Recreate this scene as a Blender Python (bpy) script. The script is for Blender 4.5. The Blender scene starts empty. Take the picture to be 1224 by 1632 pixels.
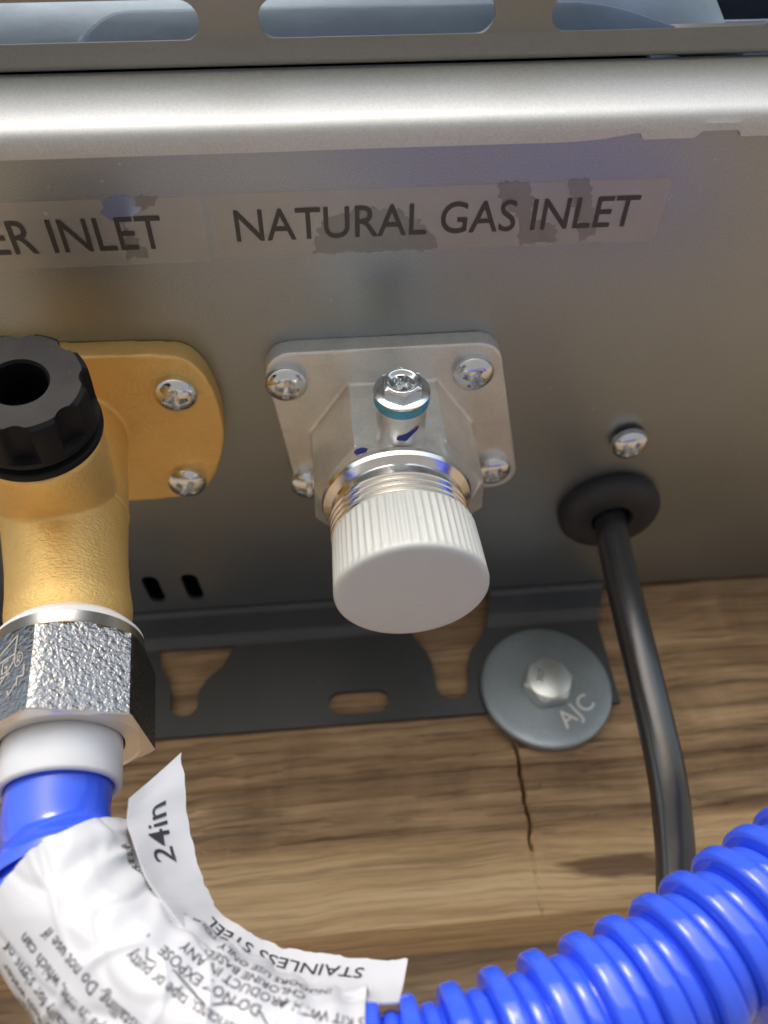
import bpy, bmesh, math, random
from mathutils import Vector, Matrix, noise
R = math.radians
random.seed(7)
sc = bpy.context.scene
col = sc.collection
S = 0.001                                   # everything below is written in millimetres

# ------------------------------------------------------------------ camera
F = 1300.0; CX, CY = 612.0, 816.0           # photo pixels
CAM = Vector((0, 0, -144.0))                # under the heater, underside plane is z = 0
Yc = Vector((-20, 1031, 1300)).normalized()
Xc = Vector((1, -.062, 0)); Xc.z = -(Xc.x*Yc.x + Xc.y*Yc.y)/Yc.z; Xc.normalize()
Zc = Xc.cross(Yc)
W2C = Matrix((Xc, Yc, Zc))                  # camera axes (right, down, forward) -> world
right = W2C @ Vector((1, 0, 0)); down = W2C @ Vector((0, 1, 0)); fwd = W2C @ Vector((0, 0, 1))
cam = bpy.data.cameras.new('camera'); camo = bpy.data.objects.new('camera', cam); col.objects.link(camo)
camo.matrix_world = Matrix.Translation(CAM*S) @ Matrix((right, -down, -fwd)).transposed().to_4x4()
cam.sensor_fit = 'VERTICAL'; cam.sensor_height = 36; cam.sensor_width = 27
cam.lens = 36*F/1632
cam.clip_start = 0.005; cam.clip_end = 200
cam.dof.use_dof = True; cam.dof.focus_distance = 0.158; cam.dof.aperture_fstop = 15
sc.camera = camo

# ------------------------------------------------------------------ sky, sun, exposure
SUN_EL, SUN_AZ = 41, 12
w = bpy.data.worlds.new('World'); sc.world = w; w.use_nodes = True
nt = w.node_tree; nt.nodes.clear()
sky = nt.nodes.new('ShaderNodeTexSky'); sky.sky_type = 'NISHITA'; sky.sun_disc = False
sky.sun_elevation = R(SUN_EL); sky.sun_rotation = R(180 + SUN_AZ)
sky.air_density = 1.0; sky.dust_density = 3.0; sky.ozone_density = 0.6
bg = nt.nodes.new('ShaderNodeBackground'); bg.inputs[1].default_value = 0.15
wo = nt.nodes.new('ShaderNodeOutputWorld')
nt.links.new(sky.outputs[0], bg.inputs[0]); nt.links.new(bg.outputs[0], wo.inputs[0])
sl = bpy.data.lights.new('sun', 'SUN'); sl.energy = 0.5; sl.angle = R(22); sl.color = (1, .985, .96)
so = bpy.data.objects.new('sun', sl); col.objects.link(so); so.rotation_euler = (R(90-SUN_EL), 0, R(-SUN_AZ)); so.location = (0, -2, 3)
sc.view_settings.view_transform = 'Standard'; sc.view_settings.look = 'None'
sc.view_settings.gamma = 1; sc.view_settings.exposure = 0.76

def ray(px, py): return W2C @ Vector(((px-CX)/F, (py-CY)/F, 1))
def atz(px, py, z):
    r = ray(px, py); return CAM + r*((z-CAM.z)/r.z)
def aty(px, py, y):
    r = ray(px, py); return CAM + r*((y-CAM.y)/r.y)

# ------------------------------------------------------------------ materials
class NT:
    def __init__(s, name):
        s.m = bpy.data.materials.new(name); s.m.use_nodes = True
        s.t = s.m.node_tree; s.b = s.t.nodes['Principled BSDF']
    def n(s, typ, **kw):
        nd = s.t.nodes.new(typ)
        for k, v in kw.items():
            if k.startswith('i_'):
                key = k[2:]; key = int(key) if key.isdigit() else key.replace('_', ' ')
                nd.inputs[key].default_value = v
            else: setattr(nd, k, v)
        return nd
    def l(s, a, b): s.t.links.new(a, b)
    def set(s, **kw):
        for k, v in kw.items(): s.b.inputs[k.replace('_', ' ')].default_value = v
    def coords(s, scale=(1, 1, 1), rot=(0, 0, 0)):
        tc = s.n('ShaderNodeTexCoord'); mp = s.n('ShaderNodeMapping')
        mp.inputs['Scale'].default_value = scale; mp.inputs['Rotation'].default_value = rot
        s.l(tc.outputs['Object'], mp.inputs[0]); return mp.outputs[0]
    def noise(s, co, scale, detail=4, rough=.55, dist=0):
        nd = s.n('ShaderNodeTexNoise'); nd.inputs['Scale'].default_value = scale
        nd.inputs['Detail'].default_value = detail; nd.inputs['Roughness'].default_value = rough
        nd.inputs['Distortion'].default_value = dist
        s.l(co, nd.inputs['Vector']); return nd.outputs['Fac']
    def ramp(s, fac, stops):
        r = s.n('ShaderNodeValToRGB'); e = r.color_ramp.elements
        while len(e) < len(stops): e.new(.5)
        for el, (p, c) in zip(e, stops):
            el.position = p; el.color = (c, c, c, 1) if isinstance(c, (int, float)) else (*c, 1)
        s.l(fac, r.inputs[0]); return r.outputs[0]
    def mix(s, fac, a, b, mode='MIX'):
        m = s.n('ShaderNodeMix', data_type='RGBA', blend_type=mode)
        for v, i in ((fac, 0), (a, 6), (b, 7)):
            if hasattr(v, 'links'): s.l(v, m.inputs[i])
            else: m.inputs[i].default_value = v if isinstance(v, (int, float)) else (*v, 1)
        return m.outputs[2]
    def bump(s, h, strength, dist):
        b = s.n('ShaderNodeBump'); b.inputs['Strength'].default_value = strength; b.inputs['Distance'].default_value = dist
        s.l(h, b.inputs['Height'])
        prev = s.b.inputs['Normal'].links
        if prev: s.l(prev[0].from_socket, b.inputs['Normal'])
        s.l(b.outputs[0], s.b.inputs['Normal'])
def simple(name, color, metal=0, rough=.4, grain=0.0, gscale=1500, bump=0.0, bdist=.0002, var=0.0, vscale=60, rvar=0.0, **kw):
    m = NT(name); m.set(Metallic=metal, Roughness=rough)
    co = m.coords()
    c = color
    if var or grain:
        a = m.noise(co, vscale, 5); lo = tuple(x*(1-var) for x in color); hi = tuple(min(1, x*(1+var)) for x in color)
        o = m.ramp(a, [(.3, lo), (.7, hi)])
        if grain:
            g = m.ramp(m.noise(co, gscale, 2), [(.3, 1-grain), (.7, 1)])
            o = m.mix(1.0, o, g, 'MULTIPLY')
        m.l(o, m.b.inputs['Base Color'])
    else: m.b.inputs['Base Color'].default_value = (*color, 1)
    if rvar:
        r = m.ramp(m.noise(co, vscale*1.7, 4), [(.3, max(0, rough-rvar)), (.7, rough+rvar)]); m.l(r, m.b.inputs['Roughness'])
    if bump: m.bump(m.noise(co, gscale, 3), bump, bdist)
    for k, v in kw.items(): m.b.inputs[k.replace('_', ' ')].default_value = v
    return m.m

def worn(mat, streak=(1, 1, 1), amt=.12, specks=0.0, sscale=140, speck_col=(.7, .68, .62)):
    """wear on an existing material: directional rubbing in the gloss, thin scratches and dust specks in the colour"""
    m = NT.__new__(NT); m.m = mat; m.t = mat.node_tree; m.b = m.t.nodes['Principled BSDF']
    n1 = m.noise(m.coords(streak), 1, 4, .6)
    rl = m.b.inputs['Roughness']; base = rl.default_value
    k = m.n('ShaderNodeMath', operation='MULTIPLY_ADD'); m.l(n1, k.inputs[0]); k.inputs[1].default_value = amt*2
    if rl.links:
        sub = m.n('ShaderNodeMath', operation='SUBTRACT'); m.l(rl.links[0].from_socket, sub.inputs[0]); sub.inputs[1].default_value = amt; m.l(sub.outputs[0], k.inputs[2])
    else: k.inputs[2].default_value = base-amt
    m.l(k.outputs[0], rl)
    if specks:
        v = m.n('ShaderNodeTexVoronoi'); v.inputs['Scale'].default_value = sscale; m.l(m.coords(), v.inputs['Vector'])
        big = m.ramp(m.noise(m.coords(), sscale*.23, 2), [(.52, 0.0), (.66, 1.0)])
        dot = m.ramp(v.outputs['Distance'], [(.035, specks), (.075, 0.0)])
        f = m.n('ShaderNodeMath', operation='MULTIPLY'); m.l(big, f.inputs[0]); m.l(dot, f.inputs[1])
        c = m.b.inputs['Base Color']
        src = c.links[0].from_socket if c.links else tuple(c.default_value)[:3]
        m.l(m.mix(f.outputs[0], src, speck_col), c)
M = {}
M['panel'] = simple('satin steel panel', (.375, .41, .42), .90, .38, grain=.16, gscale=2600, bump=.12, bdist=.0001, var=.05, vscale=14, rvar=.03)
M['casing'] = simple('satin steel casing', (.70, .725, .725), .90, .66, grain=.14, gscale=2600, bump=.08, bdist=.0001, var=.04, vscale=20)
M['cover'] = simple('dark satin steel cover', (.29, .285, .26), .9, .42, grain=.1, gscale=2600, bump=.08, bdist=.0001, var=.08, vscale=20)
M['bracket'] = simple('bracket steel', (.10, .108, .115), .7, .5, grain=.1, gscale=2200, var=.1, vscale=30)  # darkness of a person's reflection put into the base colour
M['galvanised'] = simple('galvanised sheet', (.22, .29, .35), .6, .5, grain=.06, gscale=900, var=.06, vscale=120, bump=.1, bdist=.0001)
M['dark'] = simple('dark interior', (.02, .024, .035), 0, .6, var=.2)
M['inner_blue'] = simple('dark slot gap', (.13, .16, .22), .5, .5, var=.2)  # shade of the gap behind the slots, put into the colour
M['cast'] = simple('die cast aluminium', (.80, .81, .79), .72, .36, grain=.10, gscale=1500, bump=.25, bdist=.0001, var=.08, vscale=160, rvar=.05)
M['bright'] = simple('machined aluminium', (.82, .82, .80), 1, .16, var=.03, vscale=200)
M['zinc'] = simple('bright zinc', (.74, .78, .79), 1, .17, var=.06, vscale=300, rvar=.05)
M['zinc_dull'] = simple('dull zinc washer', (.33, .385, .42), .75, .40, grain=.12, gscale=1400, bump=.2, bdist=.0001, var=.10, vscale=90)
M['zinc_bright'] = simple('worn raised zinc', (.80, .82, .82), .6, .35)
M['bolt'] = simple('zinc plated bolt head', (.74, .79, .79), .8, .33, grain=.08, bump=.1, bdist=.0001, var=.06, vscale=200)
M['teal'] = simple('teal thread sealant', (.07, .32, .42), 0, .5, var=.2, vscale=300)
M['ink'] = simple('dark blue marker ink', (.015, .03, .22), 0, .45)
M['cap'] = simple('pale grey plastic', (.62, .65, .63), 0, .40, var=.02, vscale=80, Subsurface_Weight=.15, Subsurface_Radius=(.002, .002, .0018), Subsurface_Scale=.5)
M['knob'] = simple('black nylon', (.006, .006, .0075), 0, .55, Specular_IOR_Level=.22, grain=.1, var=.2, bump=.15, gscale=2500)
M['rubber'] = simple('black rubber', (.022, .023, .027), 0, .55, var=.2, bump=.1)
M['cable'] = simple('black cable jacket', (.022, .022, .024), 0, .25, IOR=1.85, var=.2, vscale=90, bump=.15, gscale=500, bdist=.0002)
M['ptfe'] = simple('white seal tape', (.82, .83, .83), 0, .5, bump=.4, gscale=500)
M['collar'] = simple('white plastic collar', (.66, .69, .73), 0, .25, bump=.12, gscale=180, bdist=.0003)
M['blue'] = simple('blue vinyl', (.040, .112, .82), 0, .085, rvar=.05, var=.08, vscale=60, bump=.03, gscale=120, bdist=.0003, Coat_Weight=.4, Coat_Roughness=.06)
M['label'] = simple('white vinyl label', (.58, .605, .64), 0, .28, var=.015, vscale=60)
M['label_edge'] = simple('label adhesive back', (.78, .78, .74), 0, .5)
M['black_ink'] = simple('printed black ink', (.035, .037, .045), 0, .4)
M['grey_ink'] = simple('printed grey ink', (.055, .05, .045), 0, .35, grain=.2)
M['etch'] = simple('etched mark', (.72, .66, .55), .6, .45)
M['stamp_dark'] = simple('stamped dark mark', (.08, .085, .09), .3, .6)
def film_mat(name, tint, alpha, rough):
    m = NT(name); m.set(Metallic=.55, Roughness=rough)
    co = m.coords(); a = m.noise(co, 90, 5)
    m.l(m.ramp(a, [(.3, tuple(x*.9 for x in tint)), (.7, tint)]), m.b.inputs['Base Color'])
    m.set(Alpha=alpha); m.bump(m.noise(co, 2200, 2), .08, .0001)
    return m.m
M['film'] = film_mat('clear label film', (.70, .67, .60), .28, .40)
M['film_wet'] = film_mat('smudged label film', (.26, .255, .24), .15, .3)
M['film_blue'] = film_mat('lifted film glare', (.50, .58, .85), .45, .15)  # glare on lifted film, put in as a blue tint

worn(M['panel'], (18, 420, 1), .05, .8, 170)
worn(M['casing'], (18, 420, 420), .05, .7, 160)
worn(M['bracket'], (60, 200, 200), .08, .6, 220, (.35, .33, .30))
worn(M['zinc_dull'], (120, 120, 120), .10, .5, 260, (.55, .55, .52))
worn(M['cap'], (90, 90, 260), .10, .5, 200, (.42, .40, .36))
worn(M['blue'], (70, 70, 70), .05, .55, 330, (.45, .50, .75))
worn(M['cable'], (200, 200, 30), .07, .6, 300, (.25, .24, .22))
worn(M['knob'], (150, 150, 150), .08, .6, 330, (.2, .2, .2))
worn(M['rubber'], (150, 150, 150), .08, .6, 300, (.2, .19, .17))
worn(M['cast'], (60, 400, 60), .06, .5, 260, (.35, .34, .32))
def brass_mat():
    m = NT('sandblasted brass'); m.set(Metallic=.62, Roughness=.47)
    co = m.coords()
    c = m.ramp(m.noise(co, 70, 5), [(.3, (.86, .575, .20)), (.7, (.91, .63, .235))])
    sp = m.ramp(m.noise(co, 420, 3), [(.2, .93), (.5, 1)])
    m.l(m.mix(1.0, c, sp, 'MULTIPLY'), m.b.inputs['Base Color'])
    st = m.coords(scale=(1, 1, 1.8))
    m.bump(m.noise(st, 1150, 3, .6), .75, .0003)
    m.bump(m.noise(co, 1800, 2), .25, .0002)
    return m.m
M['brass'] = brass_mat()
def nut_mat():
    m = NT('pitted nickel plating'); m.set(Metallic=1, Roughness=.08)
    m.b.inputs['Base Color'].default_value = (.34, .335, .315, 1)  # dark base stands in for a dark reflection on the flats
    co = m.coords()
    m.bump(m.noise(co, 1150, 3, .55), .9, .00034)
    m.bump(m.noise(co, 2100, 2), .3, .0001)
    m.bump(m.noise(co, 200, 2), .15, .0004)
    return m.m
M['nut_face'] = nut_mat()
M['nickel'] = simple('smooth nickel plating', (.72, .70, .64), 1, .22, var=.04, vscale=150)
M['nickel_under'] = simple('machined nickel underside', (.80, .75, .66), .9, .36, var=.04, vscale=150)

STZ = -.083
def wood_mat(name, dark, mid, light, zs, seed=0.0, stain=False, knots=True):
    m = NT(name); m.set(Roughness=.75)
    tc = m.n('ShaderNodeTexCoord'); mp = m.n('ShaderNodeMapping'); mp.inputs['Location'].default_value = (seed, seed*.7, seed*1.3)
    m.l(tc.outputs['Object'], mp.inputs[0]); co0 = mp.outputs[0]
    wn = m.n('ShaderNodeTexNoise'); wn.inputs['Scale'].default_value = 13; wn.inputs['Detail'].default_value = 3; m.l(co0, wn.inputs['Vector'])
    sub = m.n('ShaderNodeVectorMath', operation='SUBTRACT'); m.l(wn.outputs['Color'], sub.inputs[0]); sub.inputs[1].default_value = (.5, .5, .5)
    scl = m.n('ShaderNodeVectorMath', operation='MULTIPLY'); m.l(sub.outputs[0], scl.inputs[0]); scl.inputs[1].default_value = (0, .008, .009)
    add = m.n('ShaderNodeVectorMath', operation='ADD'); m.l(co0, add.inputs[0]); m.l(scl.outputs[0], add.inputs[1])
    def st(scale):
        q = m.n('ShaderNodeMapping'); q.inputs['Scale'].default_value = scale; m.l(add.outputs[0], q.inputs[0]); return q.outputs[0]
    bands = m.noise(st((4, 110, zs)), 1, 5, .6)
    fine = m.noise(st((22, 900, 900)), 1, 4, .65)
    blot = m.noise(co0, 38, 5, .6, .6)
    c = m.ramp(bands, [(.30, dark), (.48, mid), (.66, light)])
    c = m.mix(.42, c, m.ramp(blot, [(.3, dark), (.55, mid), (.75, light)]))
    wv = m.n('ShaderNodeTexWave', wave_type='BANDS', bands_direction='Z', wave_profile='SAW'); wv.inputs['Scale'].default_value = 1
    wv.inputs['Distortion'].default_value = 5.0; wv.inputs['Detail'].default_value = 4; wv.inputs['Detail Scale'].default_value = 1.1
    m.l(st((9, 30, zs*.33)), wv.inputs['Vector'])
    lines = m.ramp(wv.outputs['Fac'], [(0, .95), (.55, 1.0), (.88, .46), (1.0, .70)])
    lmask = m.ramp(m.noise(co0, 16, 3), [(.40, .05), (.62, 1.0)])
    c = m.mix(lmask, c, m.mix(1.0, c, lines, 'MULTIPLY'))
    c = m.mix(1.0, c, m.ramp(fine, [(.30, .48), (.52, 1.0)]), 'MULTIPLY')
    if knots:
        v = m.n('ShaderNodeTexVoronoi'); q = m.n('ShaderNodeMapping'); q.inputs['Scale'].default_value = (24, 40, 40); m.l(add.outputs[0], q.inputs[0]); m.l(q.outputs[0], v.inputs['Vector']); v.inputs['Scale'].default_value = 1
        c = m.mix(1.0, c, m.ramp(v.outputs['Distance'], [(.03, (.40, .32, .25)), (.17, (1, 1, 1))]), 'MULTIPLY')
    if stain:     # reddish resin stain with a ragged outline, low on the beam
        sx = m.n('ShaderNodeSeparateXYZ'); m.l(tc.outputs['Object'], sx.inputs[0])
        def mth(op, a, b):
            k = m.n('ShaderNodeMath', operation=op)
            for i, vv in enumerate((a, b)):
                if hasattr(vv, 'links'): m.l(vv, k.inputs[i])
                else: k.inputs[i].default_value = vv
            return k.outputs[0]
        low = mth('ADD', mth('MULTIPLY', sx.outputs[2], -1.0), mth('MULTIPLY', m.noise(st((14, 40, 40)), 1, 3), .006))
        clean = m.mix(1.0, m.ramp(m.noise(st((7, 260, 260)), 1, 5, .7), [(.25, (.32, .20, .09)), (.5, (.60, .42, .22)), (.75, (.74, .55, .32))]), m.ramp(fine, [(.30, .62), (.52, 1.0)]), 'MULTIPLY')
        c = m.mix(m.ramp(mth('MULTIPLY', low, 10.0), [(.783, 0.0), (.803, .9)]), c, clean)
        ex = mth('POWER', mth('MULTIPLY', mth('SUBTRACT', sx.outputs[0], .074), 1/.034), 2)
        ey = mth('POWER', mth('MULTIPLY', mth('ADD', mth('SUBTRACT', sx.outputs[2], STZ), mth('MULTIPLY', sx.outputs[0], .06)), 1/.0055), 2)
        d = mth('ADD', mth('ADD', ex, ey), mth('MULTIPLY', m.noise(st((30, 160, 160)), 1, 4), 1.3))
        c = m.mix(m.ramp(d, [(.75, .78), (1.25, 0.0)]), c, (.085, .036, .016))
    m.l(c, m.b.inputs['Base Color'])
    m.bump(bands, .5, .0015); m.bump(wv.outputs['Fac'], .35, .0008); m.bump(fine, .6, .0004)
    return m.m
M['wood'] = wood_mat('weathered timber', (.115, .066, .034), (.40, .26, .138), (.70, .49, .28), 150, stain=True)
M['ply'] = wood_mat('plain sawn sheathing', (.33, .24, .155), (.44, .33, .22), (.53, .41, .285), 34, 3.1, knots=False)
def ground_mat():
    m = NT('sandy gravel ground'); m.set(Roughness=.9)
    co = m.coords(); a = m.noise(co, 9, 6); b = m.noise(co, 70, 4)
    c = m.mix(.5, m.ramp(a, [(.3, (.26, .245, .215)), (.7, (.38, .36, .32))]), m.ramp(b, [(.3, (.22, .21, .195)), (.7, (.40, .39, .37))]))
    m.l(c, m.b.inputs['Base Color']); m.bump(b, .6, .01); return m.m
M['ground'] = ground_mat()

# ------------------------------------------------------------------ object helpers
WL = {}
def place(o, parent, org):
    col.objects.link(o); org = Vector(org)
    if parent is not None:
        o.parent = parent; o.location = (org - WL[parent.name])*S
    else: o.location = org*S
    WL[o.name] = org
def thing(name, label, cat, loc=(0, 0, 0), group=None):
    o = bpy.data.objects.new(name, None); o.empty_display_size = .01; place(o, None, loc)
    o['label'] = label; o['category'] = cat
    if group: o['group'] = group
    return o
def tag(o, label, cat, group=None):
    o['label'] = label; o['category'] = cat
    if group: o['group'] = group
    return o
def mk(name, V, Fc, mat, parent=None, org=(0, 0, 0), smooth=True, sharp=38, label=None, mats=None, fmat=None):
    """one mesh object; V in world millimetres, org is its origin in world millimetres"""
    org = Vector(org)
    me = bpy.data.meshes.new(name); me.from_pydata([(Vector(v)-org)*S for v in V], [], Fc)
    bm = bmesh.new(); bm.from_mesh(me); bmesh.ops.remove_doubles(bm, verts=bm.verts, dist=1e-7) if fmat is None else None
    bmesh.ops.recalc_face_normals(bm, faces=bm.faces) if name not in NOFLIP else None
    bm.to_mesh(me); bm.free()
    for m in (mats or [mat]): me.materials.append(m)
    if fmat is not None:
        for i, k in enumerate(fmat): me.polygons[i].material_index = k
    if smooth:
        me.polygons.foreach_set('use_smooth', [True]*len(me.polygons)); me.set_sharp_from_angle(angle=R(sharp))
    o = bpy.data.objects.new(name, me); place(o, parent, org)
    if label: o['label'] = label
    return o
NOFLIP = {'lettering'}
def dup(o, org, parent, rot=None):
    c = o.copy(); place(c, parent, org)
    if rot is not None: c.rotation_euler = rot
    return c
def mod_remesh(o, voxel, it=4, fac=.5):
    m = o.modifiers.new('remesh', 'REMESH'); m.mode = 'VOXEL'; m.voxel_size = voxel*S; m.use_smooth_shade = True
    s = o.modifiers.new('smooth', 'SMOOTH'); s.factor = fac; s.iterations = it
def frame(origin, axis, up=(0, 0, 1)):
    a = Vector(axis).normalized(); u = Vector(up); x = u.cross(a)
    if x.length < 1e-4: x = Vector((1, 0, 0)).cross(a)
    if abs(a.z) > .9: x = Vector((1, 0, 0)) - a*a.x
    x.normalize(); y = a.cross(x); o = Vector(origin)
    return lambda p, q, h: o + x*p + y*q + a*h
def lathe(fr, prof, seg=64, close=False):
    V = []; Fc = []
    for r, h in prof:
        for k in range(seg):
            t = 2*math.pi*k/seg; V.append(fr(r*math.cos(t), r*math.sin(t), h))
    for i in range(len(prof)-1):
        for k in range(seg):
            k2 = (k+1) % seg; Fc.append((i*seg+k, i*seg+k2, (i+1)*seg+k2, (i+1)*seg+k))
    if prof[0][0] < 1e-6 or close: pass
    return V, Fc
def join(*parts):
    V = []; Fc = []
    for v, f in parts:
        n = len(V); V += list(v); Fc += [tuple(i+n for i in q) for q in f]
    return V, Fc
def prism(fr, pts, h0, h1, cap=True, top_scale=None):
    n = len(pts); V = [fr(p[0], p[1], h0) for p in pts]
    q = pts if top_scale is None else [(p[0]*top_scale, p[1]*top_scale) for p in pts]
    V += [fr(p[0], p[1], h1) for p in q]
    Fc = [(i, (i+1) % n, n+(i+1) % n, n+i) for i in range(n)]
    if cap: Fc += [tuple(range(n-1, -1, -1)), tuple(range(n, 2*n))]
    return V, Fc
def rounded(pts, rad, seg=6):
    out = []; n = len(pts)
    for i in range(n):
        p = Vector(pts[i]); a = Vector(pts[i-1]); b = Vector(pts[(i+1) % n])
        r = rad[i] if isinstance(rad, (list, tuple)) else rad
        if r <= 0: out.append(tuple(p)); continue
        d1 = (a-p).normalized(); d2 = (b-p).normalized(); ang = d1.angle(d2); t = min(r/math.tan(ang/2), .49*(a-p).length, .49*(b-p).length)
        r2 = t*math.tan(ang/2); c = p + (d1+d2).normalized()*(r2/math.sin(ang/2))
        s = p+d1*t; e = p+d2*t; a0 = math.atan2(s.y-c.y, s.x-c.x); a1 = math.atan2(e.y-c.y, e.x-c.x)
        da = (a1-a0+math.pi) % (2*math.pi) - math.pi
        for k in range(seg+1):
            q = a0+da*k/seg; out.append((c.x+r2*math.cos(q), c.y+r2*math.sin(q)))
    return out
def stadium(cx, cy, w, h, seg=8):
    r = min(w, h)/2; return rounded([(cx-w/2, cy-h/2), (cx+w/2, cy-h/2), (cx+w/2, cy+h/2), (cx-w/2, cy+h/2)], r*.999, seg)
def sheet(loops, thick, place3, bevel=0.0):
    """flat sheet with holes: loops[0] outer, rest holes (2-D); place3(u, v, w) -> 3-D; w = 0 .. thick"""
    bm = bmesh.new(); es = []
    for lp in loops:
        vs = [bm.verts.new((p[0], p[1], 0)) for p in lp]
        es += [bm.edges.new((vs[i], vs[(i+1) % len(vs)])) for i in range(len(vs))]
    bmesh.ops.triangle_fill(bm, use_beauty=True, use_dissolve=False, edges=es)
    for f in bm.faces:
        if f.normal.z < 0: f.normal_flip()
    bm.verts.index_update()
    base = [v.co.copy() for v in bm.verts]; tris = [tuple(v.index for v in f.verts) for f in bm.faces]; n = len(base)
    bm.free()
    V = [place3(c.x, c.y, 0) for c in base] + [place3(c.x, c.y, thick) for c in base]
    Fc = [t for t in tris] + [tuple(n+i for i in reversed(t)) for t in tris]
    k = 0
    for lp in loops:
        m = len(lp)
        for i in range(m): a = k+i; b = k+(i+1) % m; Fc.append((a, b, n+b, n+a))
        k += m
    return V, Fc
def sweepx(prof, xs, fn=None):
    V = []; Fc = []; m = len(prof)
    for x in xs:
        for j, (y, z) in enumerate(prof):
            V.append(fn(x, j, y, z) if fn else (x, y, z))
    for i in range(len(xs)-1):
        for j in range(m-1): Fc.append((i*m+j, i*m+j+1, (i+1)*m+j+1, (i+1)*m+j))
    return V, Fc
def arange(a, b, st):
    n = max(1, int(round(abs(b-a)/st))); return [a+(b-a)*i/n for i in range(n+1)]
def text2d(body, size=1.0, offset=0.0, align='LEFT', res=3, space=1.0):
    cu = bpy.data.curves.new('txt', 'FONT'); cu.body = body; cu.size = size; cu.offset = offset; cu.align_x = align; cu.resolution_u = res; cu.space_character = space
    t = bpy.data.objects.new('txt', cu); col.objects.link(t)
    dg = bpy.context.evaluated_depsgraph_get(); dg.update()
    me = bpy.data.meshes.new_from_object(t.evaluated_get(dg))
    V = [v.co.copy() for v in me.vertices]; Fc = [tuple(p.vertices) for p in me.polygons]
    bpy.data.objects.remove(t); bpy.data.curves.remove(cu); bpy.data.meshes.remove(me)
    return V, Fc
def catmull(pts, n):
    P = [Vector(p) for p in pts]; out = []
    P = [P[0]*2-P[1]] + P + [P[-1]*2-P[-2]]
    for i in range(1, len(P)-2):
        for k in range(n):
            t = k/n; a, b, c, d = P[i-1:i+3]
            out.append(.5*((2*b)+(c-a)*t+(2*a-5*b+4*c-d)*t*t+(3*b-a-3*c+d)*t*t*t))
    out.append(P[-2]); return out
def resample(pts, step):
    L = [0]
    for i in range(1, len(pts)): L.append(L[-1]+(pts[i]-pts[i-1]).length)
    n = int(L[-1]/step); out = []; j = 0
    for k in range(n+1):
        s = L[-1]*k/n
        while j < len(L)-2 and L[j+1] < s: j += 1
        t = (s-L[j])/max(1e-9, L[j+1]-L[j]); out.append(pts[j].lerp(pts[j+1], t))
    return out, L[-1]
def fbm(x, y, z=0, o=4):
    return noise.fractal(Vector((x, y, z)), 1.0, 2.0, o)
def sstep(a, b, x):
    t = max(0., min(1., (x-a)/(b-a))); return t*t*(3-2*t)

# ------------------------------------------------------------------ setting: ground, wall, beam
V = [(-40000, -40000, -1100), (40000, -40000, -1100), (40000, 40000, -1100), (-40000, 40000, -1100)]
g = mk('ground', V, [(0, 1, 2, 3)], M['ground'], smooth=False); g['kind'] = 'structure'

fr0 = lambda x, y, z: Vector((x, y, z))
YB = 231.0                                  # front of the bracket
BF = 233.2                                  # front of the beam
BB = 272.0                                  # back of the beam = front of the wall sheet
BZ = -98.5                                  # underside of the beam
o = mk('wooden_wall', *prism(fr0, [(-1400, BB), (1400, BB), (1400, BB+18), (-1400, BB+18)], -1090, 900), M['ply'], None, (0, BB, -500), smooth=False)
tag(o, 'brown wooden sheathing wall set back below the timber beam', 'wall')

def beam():
    prof = [(BF, 150.0), (BF, 60.0)] + [(BF, z) for z in arange(20, BZ+3, .9)]
    prof += [(BF+3*(1-math.cos(a)), BZ+3-3*math.sin(a)) for a in [math.pi/2*k/7 for k in range(1, 8)]]
    prof += [(y, BZ) for y in arange(BF+4, BB-.5, 1.5)]
    xs = [-900, -500, -300, -200, -150, -120] + arange(-100, 47, 1.3) + arange(47.2, 56, .22) + arange(57, 190, 1.3) + [220, 300, 500, 900]
    def fn(x, j, y, z):
        under = y > BF+3.1
        u = z if not under else BZ - (y-BF)
        warp = 3.5*fbm(x*.012, u*.03, 2) + 5*math.exp(-((x+5)/26)**2 - ((z+45)/22)**2)
        rid = noise.fractal(Vector((x*.005, (u+warp)*.17, 0)), .8, 2.0, 3)
        wash = (sstep(-42, -50, z)*sstep(-79, -75, z)) if not under else .1
        d = rid*(.45+1.3*wash) + .22*fbm(x*.08, u*.35, 5)
        saw = ((u + 1.6*fbm(x*.012, u*.06, 4))/5.3) % 1.0
        d += wash*1.5*(saw**1.6 - .5) - .9*sstep(-76.0, -77.6, z)*(0 if under else 1)
        # the shrinkage crack that runs down the face and round the arris
        cx = 50.5 + (z+52)*.035 + .7*fbm(u*.30, 3.3) if not under else 49.8 + .5*fbm(u*.35, 3.3) + (y-BF)*.05
        on = sstep(-49, -55, z)*(1-.93*sstep(-79, -82, z)) if not under else 0
        d -= 5.0*on*math.exp(-((x-cx)/(.42+.25*fbm(u*.25, 8)))**4) - .35*on*math.exp(-((x-cx)/1.3)**2)
        if under: return (x, y, z - d)
        k = sstep(BF, BF+3, y)
        return (x, y - d*(1-k) + 0.0, z - d*k)
    V, Fc = sweepx(prof, xs, fn)
    m = len(prof); n = len(xs); b = len(V)
    # back and top and ends
    V += [(xs[0], BB, 150), (xs[-1], BB, 150)]
    Fc.append((0, (n-1)*m, b+1, b))
    Fc.append(tuple([i*m+m-1 for i in range(n)]) + (b+1, b))
    Fc.append(tuple(range(m)) + (b,)); Fc.append(tuple((n-1)*m+j for j in range(m)) + (b+1,))
    o = mk('timber_beam', V, Fc, M['wood'], None, (0, BF+50, 0), sharp=60)
    tag(o, 'weathered brown timber beam behind the steel bracket, split by a thin vertical crack', 'beam')
beam()

# ------------------------------------------------------------------ water heater
H = thing('water_heater', 'grey steel underside of a gas water heater with labelled inlets, above the timber beam', 'water heater', (30, 150, 0))
HX0, HX1 = -190, 260
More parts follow.
